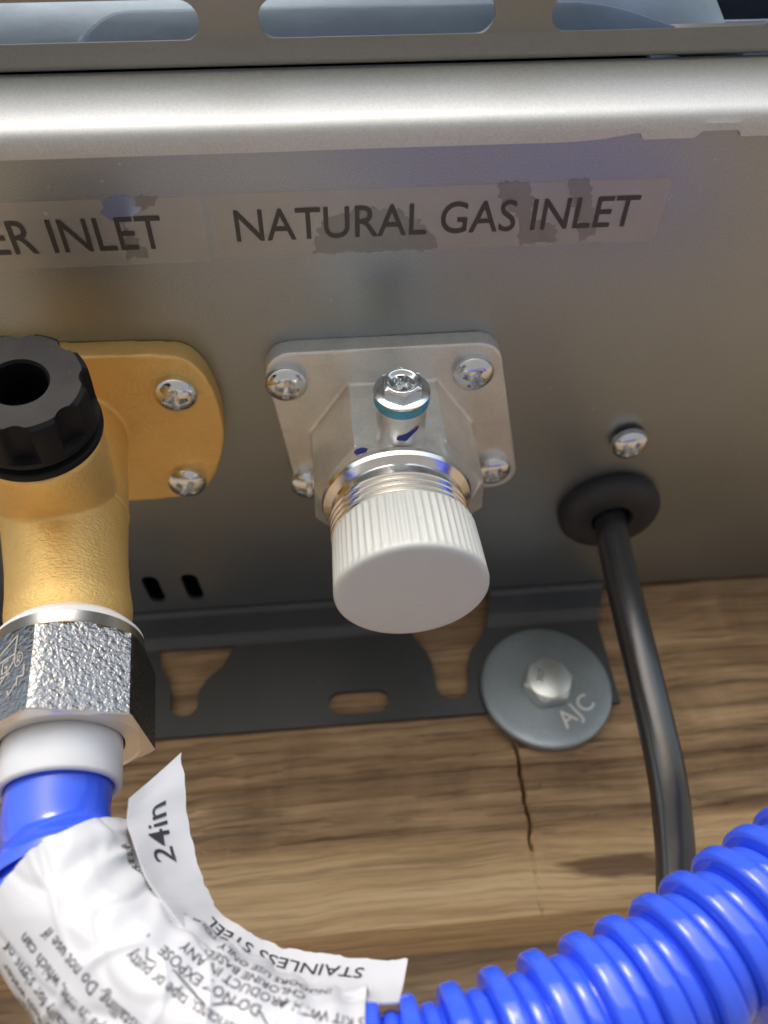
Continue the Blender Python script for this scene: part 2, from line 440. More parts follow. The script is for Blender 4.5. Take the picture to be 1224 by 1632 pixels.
# underside panel with two drain slots
def slotpts(px, py):
    c = atz(px, py, 0); p = stadium(c.x, c.y, 5.0, 14.5); return [(a+.06*(b-c.y), b) for a, b in p]
outer = [(HX0, 72), (HX1, 72), (HX1, YB-1.5), (HX0, YB-1.5)]
mk('bottom_panel', *sheet([outer, slotpts(245, 940), slotpts(307, 936)], 1.2, lambda u, v, t: Vector((u, v, t))), M['panel'], H, (30, 150, 0), sharp=30)
# closed housing above so the inside is dark
hb = [(HX0+1, 82), (HX1-1, 82), (HX1-1, YB-.5), (HX0+1, YB-.5)]
V, Fc = prism(fr0, hb, 1.3, 620, cap=False); n = len(hb); Fc.append(tuple(range(n, 2*n)))
mk('housing', V, Fc, M['dark'], H, (30, 150, 300), smooth=False)

def bump_edge(x):
    a = aty(985, 208, 75).x; b = aty(1132, 202, 75).x
    w1 = 2.6; e = 0
    for c, hh, wd in ((a+.2, 1.25, 3.2), (b+.6, 1.25, 3.6)):
        e -= hh*sstep(-wd-1.6, -wd, x-c)*(1-sstep(wd-.6, wd+.4, x-c))
    return e
prof = [(75.2, .2), (75.0, -.85), (73.5, -1.0), (72.2, -.95), (71.3, -.6), (70.5, .2), (70.05, 1.3), (69.9, 2.8), (69.8, 6), (69.75, 12), (69.8, 17), (69.8, 19.4), (69.85, 20.8), (70.1, 21.6), (70.8, 22.2), (72, 22.6), (82, 22.8), (82, 60)]
xs = arange(HX0, 60, 6) + arange(61, 120, .5)[0:] + arange(124, HX1, 6)
V, Fc = sweepx(prof, xs, lambda x, j, y, z: (x, y + (bump_edge(x) if j < 3 else 0), z + .12*fbm(x*.03, j*.1)))
o = mk('front_casing', V, Fc, M['casing'], H, (30, 70, 10), sharp=50)
# front cover flange with long rounded air slots
ZS = 21.5
def slot_from(px0, px1, pyb, pyt):
    a = atz(px0, (pyb[0]+pyt[0])/2, ZS); b = atz(px1, (pyb[1]+pyt[1])/2, ZS)
    mid = ((px0+px1)/2); yb = atz(mid, (pyb[0]+pyb[1])/2, ZS).y; yt = atz(mid, (pyt[0]+pyt[1])/2, ZS).y
    return stadium((a.x+b.x)/2, (yb+yt)/2, b.x-a.x, abs(yb-yt), 10)
sB = slot_from(412, 790, (67, 52), (0, -15))
yB0 = min(p[1] for p in sB); yB1 = max(p[1] for p in sB); xB0 = min(p[0] for p in sB); xB1 = max(p[0] for p in sB)
pitch = atz(882, 8, ZS).x - xB0; wB = xB1-xB0
slots = [stadium(xB0+wB/2+k*pitch, (yB0+yB1)/2, wB, yB1-yB0, 10) for k in (-3, -2, -1, 0, 1, 2, 3)]
slots = [s for s in slots if min(p[0] for p in s) > HX0+3 and max(p[0] for p in s) < HX1-3]
YR = 65.4
FRONT_H = 30
V1 = sheet([[(HX0, 49), (HX1, 49), (HX1, YR), (HX0, YR)]] + slots, 1.0, lambda u, v, t: Vector((u, v, ZS+t)))
profv = [(49.4, ZS), (48, ZS+.3), (47, ZS+1.2), (46.6, ZS+2.5), (46.6, ZS+FRONT_H)]
mk('front_cover', *sweepx(profv, arange(HX0, HX1, 6)), M['casing'], H, (30, 47, ZS+10), sharp=60)  # unseen cover front, added this high to block direct sun through the slots
o = mk('vent_panel', *V1, M['cover'], H, (30, 50, ZS), sharp=30)
profr = [(YR-.6, ZS), (YR+.4, ZS-.15), (66.5, ZS-.6), (67.2, ZS-1.15), (67.8, ZS-1.55), (68.5, ZS-1.75), (69.0, ZS-1.4), (69.3, ZS-.7), (69.4, ZS+.4), (69.4, ZS+14)]
V2 = sweepx(profr, arange(HX0, HX1, 6)); mk('vent_rim', *V2, M['cover'], H, (30, 66, ZS), sharp=60)
# galvanised panel behind the slots: leans, with a raised field
def galv():
    nrm = Vector((0, -.97, -.243)); tt = Vector((0, -.243, .97)); p0 = Vector((0, 67.5, ZS+2))
    def hit(px, py):
        r = ray(px, py); t = (p0-CAM).dot(nrm)/r.dot(nrm); q = CAM+r*t; return q.x, (q-p0).dot(tt)
    xl, tl = hit(130, 70); xm, tm = hit(330, 22)
    V = []; Fc = []; xs = arange(-150, 92, .8); ts = arange(0, 44, .6); m = len(ts)
    for x in xs:
        for t in ts:
            # raised field right of a rounded corner, below the line
            line = tm - (max(0, (xl+9-x)/9)**2.2)*(tm-tl)*1.0
            ins = sstep(-.7, .7, line-t) if x > xl-1 else 0
            ins *= sstep(xl-.5, xl+1.0, x)
            h = 1.5*ins + .1*fbm(x*.05, t*.07)
            bend = 9*sstep(50, 92, x)**1.3
            V.append(p0 + Vector((x, 0, 0)) + tt*t + nrm*(h-bend))
    for i in range(len(xs)-1):
        for j in range(m-1): Fc.append((i*m+j, i*m+j+1, (i+1)*m+j+1, (i+1)*m+j))
    mk('inner_panel', V, Fc, M['galvanised'], H, (0, 60, 40), sharp=80)
    mk('dark_gap_sheet', *prism(fr0, [(78, 79.6), (HX1, 79.6), (HX1, 80.4), (78, 80.4)], ZS+2.5, 70), M['inner_blue'], H, (150, 80, 45), smooth=False)  # dark sheet added where the slots open on shade
    mk('added_gap_roof', *prism(fr0, [(90, 50), (HX1, 50), (HX1, 79), (90, 79)], 62, 63), M['inner_blue'], H, (150, 70, 75), smooth=False)  # added above the gap to keep skylight out
galv()

# bracket: folded sheet hanging from the back edge, keyholes and a slot
def bracket():
    fold = [(YB-4.5, -.1), (YB-3.6, -.2), (YB-2.8, -.6), (YB-2.2, -1.3), (YB-2, -2.2), (YB-2, -8.4), (YB-1.9, -9.1), (YB-1.5, -9.7), (YB-.5, -10.8), (YB-.15, -11.4), (YB, -12.2)]
    back = [(y+1.6, z+.4) for y, z in reversed(fold)]
    def strip(x0, x1, sl0=0, sl1=0):
        pr = fold+back; V = []; m = len(pr)
        for x, s in ((x0, sl0), (x1, sl1)):
            for y, z in pr: V.append((x + s*z, y, z))
        Fc = [(j, (j+1) % m, m+(j+1) % m, m+j) for j in range(m)] + [tuple(range(m)), tuple(range(m, 2*m))]
        return V, Fc
    a = lambda px, py: (lambda p: (p.x, p.z))(aty(px, py, YB))
    zb = -41.4
    xr = 84.6
    k1 = [(-57.0, -12.2), (-33.4, -12.2), (-34.6, -14.6), (-37.5, -19.5), (-41.5, -23.5), (-43.6, -27)] 
    outerp = [(-140, -12.2), (-57.3, -12.2)]
    outerp += rounded([(-57.3, -12.2), (-56.5, -17), (-53.5, -22.5), (-52.3, -27), (-52.0, -35), (-44.2, -35), (-44.0, -27), (-41.8, -23.5), (-37.2, -19.5), (-33.4, -12.2)], [0, 2, 2, 2, 3.6, 3.6, 2, 2, 2, 0])[1:]
    outerp += rounded([(-33.4, -12.2), (23.6, -12.2), (24.2, -14.5), (27, -18.5), (28.6, -23), (29.2, -36.0), (38.6, -36.0), (39.6, -26), (41.5, -20), (45.6, -15.5), (47.5, -12.2)], [0, 0, 1, 2, 2, 4.4, 4.4, 2, 2, 2, 0])[1:]
    outerp += [(xr, -12.2), (xr, zb)] 
    outerp += [(-140, zb)]
    P = [p for i, p in enumerate(outerp) if i == 0 or (Vector(p)-Vector(outerp[i-1])).length > .02]
    hole = stadium(4.8, -34.7, 18.6, 7.4)
    face = sheet([P, hole], 1.6, lambda u, v, t: Vector((u, YB+t, v)))
    V, Fc = join(strip(-140, 23.6), strip(51.0, 89.5, .25, .38), face)
    mk('mounting_bracket', V, Fc, M['bracket'], H, (0, YB, -20), sharp=40)
bracket()

# printed film labels
def film(name, x0, x1, y0, y1, mat, z=-.06):
    return mk(name, *prism(fr0, rounded([(x0, y0), (x1, y0), (x1, y1), (x0, y1)], .6, 3), z, -.01), mat, H, ((x0+x1)/2, (y0+y1)/2, 0), smooth=False)
gl = film('gas_label', -19.6, 70.2, 83.2, 97.0, M['film']); gl['label'] = 'clear film label reading NATURAL GAS INLET'
wl = film('water_label', -112, -20.9, 83.4, 97.7, M['film']); wl['label'] = 'clear film label ending in INLET beside the gas label'
def panel_text(body, parent, xa, xb, y0, y1):
    V, Fc = text2d(body, 1.0, .004, res=4)
    x0 = min(v.x for v in V); x1 = max(v.x for v in V); t0 = min(v.y for v in V); t1 = max(v.y for v in V)
    # glyph up runs towards the front edge of the heater (-y) seen from below
    fx = (xb-xa)/(x1-x0) if xa is not None else panel_text.fx
    if xa is None: xa = xb - fx*(x1-x0)
    panel_text.fx = fx
    V = [(xa+(v.x-x0)*fx, y1 + (y0-y1)*(v.y-t0)/(t1-t0), -.20) for v in V]
    mk('lettering', V, Fc, M['grey_ink'], parent, ((xa+xb)/2, (y0+y1)/2, -.1), smooth=False)
panel_text('NATURAL GAS INLET', gl, -15.2, 64.9, 86.6, 93.5)
panel_text('WATER INLET', wl, None, -29.2, 87.1, 94.3)
def patch(parent, pts, mat, z, rough=.8):
    P = [atz(px, py, 0) for px, py in pts]; q = []
    n = len(P)
    for i in range(n):
        a, b = P[i], P[(i+1) % n]; L = (b-a).length; m = max(1, int(L/.25))
        for k in range(m):
            c = a.lerp(b, k/m); q.append((c.x + 1.0*rough*fbm(c.x*.8, c.y*.8, 1, 3), c.y+1.0*rough*fbm(c.x*.8, c.y*.8, 7, 3)))
    cx = sum(p[0] for p in q)/len(q); cy = sum(p[1] for p in q)/len(q)
    V = [(x, y, z) for x, y in q]
    bm_f = sheet([q], .02, lambda u, v, t: Vector((u, v, z+t)))
    mk('smudge_or_glare', *bm_f, mat, parent, (cx, cy, z), smooth=False)
patch(gl, [(792, 290), (842, 287), (850, 320), (846, 352), (888, 358), (884, 386), (830, 390), (826, 350), (800, 325)], M['film_wet'], -.13)
patch(gl, [(905, 287), (940, 283), (946, 330), (950, 372), (925, 385), (915, 340)], M['film_wet'], -.13)
patch(gl, [(512, 350), (580, 330), (640, 335), (690, 372), (694, 396), (500, 404)], M['film_wet'], -.13)
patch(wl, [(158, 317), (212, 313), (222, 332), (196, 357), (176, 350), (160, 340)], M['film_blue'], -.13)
patch(wl, [(214, 313), (252, 312), (244, 328), (224, 336)], M['film_wet'], -.13)
patch(wl, [(196, 360), (220, 380), (240, 410), (204, 410)], M['film_wet'], -.13)

# ---- screws: pan head with a cross recess, axis pointing down from the underside
def pan_mesh(D, Hh, name='screw', hexed=False):
    V = []; Fc = []; seg = 96; rs = [0, .04, .08, .12, .16, .19, .22, .25, .28, .31, .34, .37, .40, .43, .47, .52, .57, .63, .70, .77, .84, .9, .95, .98, 1.0]
    prof = []
    for r in rs:
        for k in range(seg):
            t = 2*math.pi*k/seg; u = r*math.cos(t); v = r*math.sin(t)
            h = Hh*(.30+.70*math.sqrt(max(0, 1-(r*.985)**2.4)))
            wd = .085 + .03*(1-r); L = .56
            arm = lambda p, q: (1-sstep(wd, wd+.05, abs(q)))*(1-sstep(L-.06, L+.02, abs(p)))
            c = max(arm(u, v), arm(v, u)); core = 1-sstep(.16, .25, r)
            h -= Hh*.62*max(c*(1-.45*min(1, r/.6)), core*.95)
            V.append((u*D/2, v*D/2, -h))
    n = len(rs)
    for i in range(n-1):
        for k in range(seg):
            k2 = (k+1) % seg; Fc.append((i*seg+k, i*seg+k2, (i+1)*seg+k2, (i+1)*seg+k))
    b = len(V)
    for k in range(seg):
        t = 2*math.pi*k/seg; V.append((D/2*.97*math.cos(t), D/2*.97*math.sin(t), 0))
    for k in range(seg): Fc.append(((n-1)*seg+k, (n-1)*seg+(k+1) % seg, b+(k+1) % seg, b+k))
    return V, Fc
class Scr:
    base = None
def screw(parent, px, py, zbase, rot, tilt=(0, 0), rise=0):
    c = atz(px, py, zbase-2.0)
    org = (c.x, c.y, zbase-rise)
    if Scr.base is None:
        V, Fc = pan_mesh(9.6, 3.7)
        Scr.base = mk('screw', [Vector(v)+Vector(org) for v in V], Fc, M['zinc'], parent, org, sharp=50); o = Scr.base
    else: o = dup(Scr.base, org, parent)
    o.rotation_euler = (R(tilt[0]), R(tilt[1]), R(rot)); return o

# ---- gas inlet: die cast flange, faceted body, test port, threaded spigot
GX, GY = 14.6, 140.2
ZF = -4.6
def gas():
    fl = [atz(414, 566, ZF), atz(797, 546, ZF), atz(826, 774, ZF), atz(478, 796, ZF)]
    P = [(p.x, p.y) for p in fl]
    fo = rounded(P, 6.0, 6)
    flange = prism(fr0, fo, -.0, ZF)
    f = [atz(556, 612, ZF), atz(694, 604, ZF), atz(752, 668, ZF), atz(497, 694, ZF)]
    f1, f2, r1, l1 = [(p.x, p.y) for p in f]
    ya = max(f1[1], f2[1]); f1 = (f1[0], ya); f2 = (f2[0], ya); ys = (l1[1]+r1[1])/2; l1 = (l1[0], ys); r1 = (r1[0], ys)
    bp = [f1, f2, r1, (r1[0]+.5, 153), (r1[0]-8, 160), (l1[0]+8, 160), (l1[0]-.2, 153), l1]
    body = prism(fr0, bp, ZF+1, -24)
    V, Fc = prism(fr0, bp, -19.4, -19.5, cap=False)
    # shoulder: octagon blending into a round neck
    n = 64; ring0 = []; ring1 = []
    cen = Vector((GX+.3, GY+1))
    top = []
    for k in range(n):
        t = 2*math.pi*k/n; d = Vector((math.cos(t), math.sin(t)))
        best = 1e9
        for i in range(len(bp)):
            a = Vector(bp[i])-cen; b = Vector(bp[(i+1) % len(bp)])-cen; e = b-a
            den = d.x*e.y-d.y*e.x
            if abs(den) < 1e-9: continue
            s = (a.x*e.y-a.y*e.x)/den; u = (a.x*d.y-a.y*d.x)/den
            if s > 0 and -1e-6 <= u <= 1+1e-6: best = min(best, s)
        top.append(cen+d*best)
    VV = [(p.x, p.y, -22) for p in top] + [(p.x, p.y, -24) for p in top] + [(cen.x+16.4*math.cos(2*math.pi*k/n), cen.y+16.4*math.sin(2*math.pi*k/n), -30.2) for k in range(n)]
    FF = [(i*n+k, i*n+(k+1) % n, (i+1)*n+(k+1) % n, (i+1)*n+k) for i in range(2) for k in range(n)] + [tuple(range(n)), tuple(range(2*n, 3*n))]
    pc = atz(640, 640, -13.5); yport = atz(642, 640, -14.2).y
    pf = frame((aty(642, 607, 110.7).x, 0, -23.0), (0, -1, 0))
    ph = -116.6
    port = lathe(pf, [(0, -140), (5.4, -140), (5.3, ph-.2), (0, ph-.2)], 48)
    base = lathe(pf, [(0, -140), (9, -132), (7, -127), (5.4, -121), (0, -121)], 48)
    V, Fc = join(flange, body, (VV, FF), port)
    V0, F0 = V, Fc
    o = mk('gas_inlet', V, Fc, M['cast'], H, (GX, GY, 0)); mod_remesh(o, .34, 2)
    # test screw: sealant ring, flanged hex head with cross recess
    q = lambda h: h+ph
    mk('sealant_ring', *lathe(pf, [(0, q(-.4)), (5.5, q(-.4)), (5.75, q(.2)), (5.75, q(1.7)), (5.4, q(2.1)), (0, q(2.1))], 48), M['teal'], o, pf(0, 0, q(0)))
    hx = [(4.35*math.cos(R(60*k+30)), 4.35*math.sin(R(60*k+30))) for k in range(6)]
    fl2 = lathe(pf, [(0, q(2.0)), (5.3, q(2.0)), (5.8, q(2.2)), (5.8, q(2.6)), (5.2, q(2.9)), (4, q(3.0)), (0, q(3.0))], 48)
    hb = prism(pf, hx, q(2.6), q(4.9), cap=False)
    # dished top with cross
    V = []; Fc = []; seg = 72; rs = [0, .06, .12, .18, .24, .3, .36, .42, .48, .55, .62, .7, .78, .84, .88, .92, .96, 1.0]
    for r in rs:
        for k in range(seg):
            t = 2*math.pi*k/seg; tk = (t - R(30)) % R(60) - R(30)
            hexr = 4.35*math.cos(R(30))/math.cos(tk)
            rr = r*3.85 if r <= .92 else 3.85*.92 + (hexr-3.85*.92)*(r-.92)/.08
            u = rr/3.85*math.cos(t); v = rr/3.85*math.sin(t)
            h = 5.25 - .7*(1-sstep(.62, .86, r)) - .5*sstep(.9, 1, r)
            a2 = R(38); uu = u*math.cos(a2)-v*math.sin(a2); vv = u*math.sin(a2)+v*math.cos(a2)
            arm = lambda p, qq: (1-sstep(.13, .19, abs(qq)))*(1-sstep(.5, .6, abs(p)))
            h -= 1.9*max(arm(uu, vv), arm(vv, uu), 1-sstep(.2, .3, r))
            V.append(pf(rr*math.cos(t), rr*math.sin(t), q(h)))
    for i in range(len(rs)-1):
        for k in range(seg): Fc.append((i*seg+k, i*seg+(k+1) % seg, (i+1)*seg+(k+1) % seg, (i+1)*seg+k))
    mk('test_screw', *join(fl2, hb, (V, Fc)), M['zinc'], o, pf(0, 0, q(4)), sharp=35)
    # polished collar + threads
    tf = frame((GX, GY, 0), (0, 0, -1))
    pr = [(0, 28), (15.4, 28.5), (16.3, 29.6), (16.6, 30.6), (16.3, 31.5), (15.2, 32.1), (14.6, 32.5), (14.5, 34.6)]
    h = 34.6
    while h < 40.5:
        pr += [(15.1, h+.55), (15.2, h+.8), (15.1, h+1.05), (14.4, h+1.5), (14.4, h+1.6)]; h += 1.6
    pr += [(0, h)]
    mk('threaded_spigot', *lathe(tf, pr, 96), M['bright'], o, tf(0, 0, 30), sharp=25)
    # marker dashes
    def dash(pts, fn):
        P = rounded(pts, .4, 3); sh = sheet([P], .02, lambda u, v, t: fn(u, v, t)); 
        mk('ink_mark', *sh, M['ink'], o, fn(pts[0][0], pts[0][1], 0), smooth=False)
    def on_port(u, v, t):
        a = u/5.45; r = 5.5+t; return pf(r*math.sin(a)*1.0, -r*math.cos(a)*1.0, v)
    dash([(-1.6, ph-6.3), (.6, ph-6.6), (3.1, ph-4.2), (3.7, ph-3.0), (1.6, ph-4.1), (-1.2, ph-5.3)], on_port)
    from mathutils.bvhtree import BVHTree
    bv = BVHTree.FromPolygons([Vector(v) for v in V0], F0)
    def hit(px, py, t):
        d = ray(px, py).normalized(); h = bv.ray_cast(CAM, d)[0]
        return h - d*(.4+t)
    P = rounded([(563, 721), (569, 715), (578, 713), (588, 715), (583, 721), (568, 725)], 2, 3)
    mk('ink_mark', *sheet([P], .02, hit), M['ink'], o, hit(575, 719, 0), smooth=False)
    for px, py, r in ((457, 615, 12), (755, 598, 22), (493, 775, 5), (785, 752, 40)): screw(o, px, py, ZF+.1, r)
    return o
gas()
screw(H, 1003, 706, 0, 33, rise=1.2)

# plastic cap on the gas thread
def cap():
    f = frame((GX, GY, 0), (0.012, -.02, -1)); N = 58; seg = N*8
    prof = [(13.6, 38.8), (15.3, 38.8), (15.55, 39.1), (15.7, 39.9), (15.95, 45), (16.15, 51.2), (16.2, 52.4), (16.05, 53.0), (15.6, 53.45), (14.9, 53.6), (14, 53.62), (9, 53.6), (4, 53.57), (.01, 53.56)]
    V = []; Fc = []
    for r, h in prof:
        ribk = sstep(38.9, 39.3, h)*(1-sstep(51.2, 52.4, h)) if r > 15 else 0
        for k in range(seg):
            t = 2*math.pi*k/seg; ph = (k % 8)/8
            rb = -.5*ribk*(.5-.5*math.cos(2*math.pi*ph))**.7
            V.append(f((r+rb)*.982*math.cos(t), (r+rb)*.982*math.sin(t), h+2.2))
    for i in range(len(prof)-1):
        for k in range(seg): Fc.append((i*seg+k, i*seg+(k+1) % seg, (i+1)*seg+(k+1) % seg, (i+1)*seg+k))
    o = mk('dust_cap', V, Fc, M['cap'], None, f(0, 0, 49), sharp=85)
    tag(o, 'pale grey ribbed plastic cap screwed on the silver gas inlet', 'cap')
    fm = frame((GX, GY, 0), (0.012, -.02, -1))
    mk('mould_mark', *lathe(lambda p, q, h: fm(p+1.6, q-4.5, h), [(.01, 55.86), (.35, 55.86), (.5, 55.7)], 16), M['cap'], o, fm(1.6, -4.5, 55.8))
cap()

# ---- water inlet: sandblasted brass body with flange, black drain knob
WX, WY = -62.2, 138.0
def water():
    zf = -5.5
    pts = [(120, 566), (248, 567), (298, 575), (334, 612), (356, 675), (353, 728), (336, 768), (312, 788), (250, 797), (120, 806)]
    P = [(lambda p: (p.x, p.y))(atz(a, b, zf)) for a, b in pts]
    arc = catmull([(a, b, 0) for a, b in P[1:9]], 8)
    P = [(P[0][0]-26, P[0][1])] + [(q.x, q.y) for q in arc] + [(P[-1][0]-26, P[-1][1])]
    fl = prism(fr0, P, 0, zf)
    wf = frame((WX, WY, 0), (.18, 0, -1))
    barrel = lathe(wf, [(0, -1), (14.0, -1), (13.9, 10), (13.6, 20), (13.1, 30), (12.4, 38), (11.8, 46), (11.7, 52), (11.9, 57), (11.5, 60), (10.9, 62), (10.6, 68), (0, 68)], 72)
    kf = frame((-43.0, 0, -42.5), (.105, -1, -.105))
    boss = lathe(kf, [(0, -144), (11.8, -144), (12.0, -126), (12.0, -114.6), (11.5, -113.6), (0, -113.6)], 72)
    V, Fc = join(fl, barrel, boss)
    o = mk('water_inlet', V, Fc, M['brass'], H, (WX, WY, 0)); mod_remesh(o, .42, 8)
    # casting seams
    sm = []
    mk('casting_seam', *lathe(wf, [(12, 32.2), (12.92, 32.6), (13.05, 32.9), (12.86, 33.2), (12, 33.6)], 96), M['brass'], o, wf(0, 0, 30))
    screw(o, 280, 632, zf+.1, 3); screw(o, 298, 772, zf+.1, 38)
    # knob: scalloped, hollow, flange ring at its base
    N = 8; seg = 192
    prof = [(0, -110, 0), (5.0, -110, 0), (5.0, -100.3, 0), (5.4, -99.7, 0), (10.9, -99.2, 1), (11.7, -99.7, 1), (12.0, -100.6, 1), (12.1, -103, 1), (12.15, -107.6, 1), (12.2, -108.0, .0), (12.2, -109.2, 0), (12.0, -109.5, 0), (11.0, -109.6, 0), (11.0, -110.8, 0), (12.2, -111, 0), (12.5, -111.4, 0), (12.5, -112.5, 0), (12.0, -112.9, 0), (0, -112.9, 0)]
    V = []; Fc = []
    for r, h, sc_ in prof:
        for k in range(seg):
            t = 2*math.pi*k/seg; x = ((t*N/(2*math.pi)+.36) % 1)-.5
            a = x*2*math.pi/N*12.3; cut = max(0, 2.9**2-(a)**2)**.5 - .55
            rr = r
            if sc_ and cut > 0: rr = min(r, 12.6-cut)
            V.append(kf(rr*math.cos(t), rr*math.sin(t), h))
    for i in range(len(prof)-1):
        for k in range(seg): Fc.append((i*seg+k, i*seg+(k+1) % seg, (i+1)*seg+(k+1) % seg, (i+1)*seg+k))
    mk('drain_knob', V, Fc, M['knob'], o, kf(0, 0, -106), sharp=32)
    return wf
wf = water()

# ---- rubber grommet
c = atz(973, 822, -4); GRX, GRY = c.x, c.y
gf = frame((GRX, GRY, 0), (0, 0, -1))
pr = [(14.0, -.2), (14.6, .6), (14.8, 2.0), (14.5, 3.6), (13.6, 4.9), (12.0, 5.7), (9.8, 6.1), (8.2, 6.0), (7.2, 5.6), (6.5, 5.9), (5.9, 5.6), (5.4, 4.6), (5.2, 2)]
mk('rubber_grommet', *lathe(gf, pr, 72), M['rubber'], H, gf(0, 0, 3), sharp=60)

# ------------------------------------------------------------------ power cord
def tube(pts, rfun, seg, front=(0, -1, 0)):
    V = []; Fc = []; n = len(pts)
    for i, p in enumerate(pts):
        t = (pts[min(i+1, n-1)]-pts[max(i-1, 0)]).normalized(); a = Vector(front); a = (a-t*a.dot(t)).normalized(); b = t.cross(a)
        for k in range(seg):
            q = 2*math.pi*k/seg; r = rfun(i, q); V.append(p + (a*math.cos(q)+b*math.sin(q))*r)
    for i in range(n-1):
        for k in range(seg): Fc.append((i*seg+k, i*seg+(k+1) % seg, (i+1)*seg+(k+1) % seg, (i+1)*seg+k))
    return V, Fc
pts = [Vector((GRX-1, GRY, 30)), Vector((GRX, GRY, 2))] + [aty(px, py, y) for px, py, y in ((981, 880, 187), (1004, 980, 188), (1030, 1090, 190), (1062, 1230, 193), (1075, 1340, 197), (1078, 1430, 200), (1072, 1540, 203), (1040, 1700, 206), (980, 1900, 210))]
cp, L = resample(catmull(pts, 12), 1.0)
o = mk('power_cord', *tube(cp, lambda i, q: 4.6 + .10*fbm(i*.05, math.cos(q), math.sin(q)), 48), M['cable'], None, (GRX, GRY, 0), sharp=80)
tag(o, 'round black power cord hanging out of the rubber grommet', 'cord')

# ------------------------------------------------------------------ mounting bolt and washer on the bracket
B = thing('mounting_bolt', 'zinc hex bolt with a large round washer holding the bracket to the beam', 'bolt', (62.4, YB, -35.3))
bf = frame((62.4, YB, -35.3), (0, -1, 0), up=(0, 0, 1))
bx = lambda p, q, h: Vector((62.4+p, YB-h, -35.3+q))
mk('washer', *lathe(bx, [(4, .05), (19.6, .05), (20.1, .4), (20.15, 1.6), (20.0, 2.2), (19.7, 2.45), (19.2, 2.55), (17, 2.6), (9.5, 2.6), (7, 2.6), (4, 2.5)], 96), M['zinc_dull'], B, bx(0, 0, 1), sharp=60)
wsh = [o for o in B.children][0]
RB = 7.9
hx = [(RB*math.cos(R(60*k+6)), RB*math.sin(R(60*k+6))) for k in range(6)]
V, Fc = prism(bx, hx, 2.4, 6.4, cap=False)
seg = 48; VV = []
for rr, hh in ((None, 6.4), (6.6, 7.35), (6.2, 7.5)):
    for k in range(seg):
        t = 2*math.pi*k/seg; tk = (t-R(6)) % R(60) - R(30)
        q = rr if rr else min(RB, RB*math.cos(R(30))/math.cos(tk)); VV.append(bx(q*math.cos(t), q*math.sin(t), hh))
VV.append(bx(0, 0, 7.5))
FF = [(i*seg+k, i*seg+(k+1) % seg, (i+1)*seg+(k+1) % seg, (i+1)*seg+k) for i in range(2) for k in range(seg)] + [(2*seg+k, 2*seg+(k+1) % seg, 3*seg) for k in range(seg)]
head = mk('hex_head', *join((V, Fc), (VV, FF)), M['bolt'], B, bx(0, 0, 5), sharp=30)
def raised(body, parent, mat, size, ang, cx, cz, h0, h1, arc=None, off=.03):
    """raised strokes: extruded lettering on a face that looks towards -y"""
    V, Fc = text2d(body, size, off, 'CENTER', 4, 1.08)
    y0 = min(v.y for v in V); y1 = max(v.y for v in V); out = []
    ca, sa = math.cos(R(ang)), math.sin(R(ang))
    for v in V:
        u, q = v.x, v.y-(y0+y1)/2
        out.append((u*ca-q*sa+cx, u*sa+q*ca+cz))
    n = len(out)
    edges = {}
    for f in Fc:
        for a, b in zip(f, f[1:]+f[:1]): edges[(a, b)] = 1
    VV = [bx(p, q, h1) for p, q in out] + [bx(p, q, h0) for p, q in out]
    FF = list(Fc)
    for (a, b) in edges:
        if (b, a) not in edges: FF.append((a, b, n+b, n+a))
    mk('lettering', VV, FF, mat, parent, bx(cx, cz, h1), smooth=False)
raised('AJC', wsh, M['zinc_bright'], 7.4, 33, 7.4, -9.6, 2.4, 3.1, off=.05)
raised('307', head, M['stamp_dark'], 2.8, 70, -2.4, 1.0, 7.45, 7.56, off=.0)

# ------------------------------------------------------------------ blue hose with nut
HS = thing('water_hose', 'bright blue corrugated water hose with a chrome hex nut and white printed label', 'hose', (-50, 138, -62))
hf = frame(wf(0, 0, 63.6), (.08, 0.0, -1))         # axis leaving the brass body
def hq(h): return h-58
mk('seal_ring', *lathe(hf, [(10.6, -2.4), (11.2, -2.3), (11.8, -1.9), (12.6, -1.0), (13.4, -.1), (13.3, .5), (11, .6)], 64), M['ptfe'], HS, hf(0, 0, 0), sharp=60)
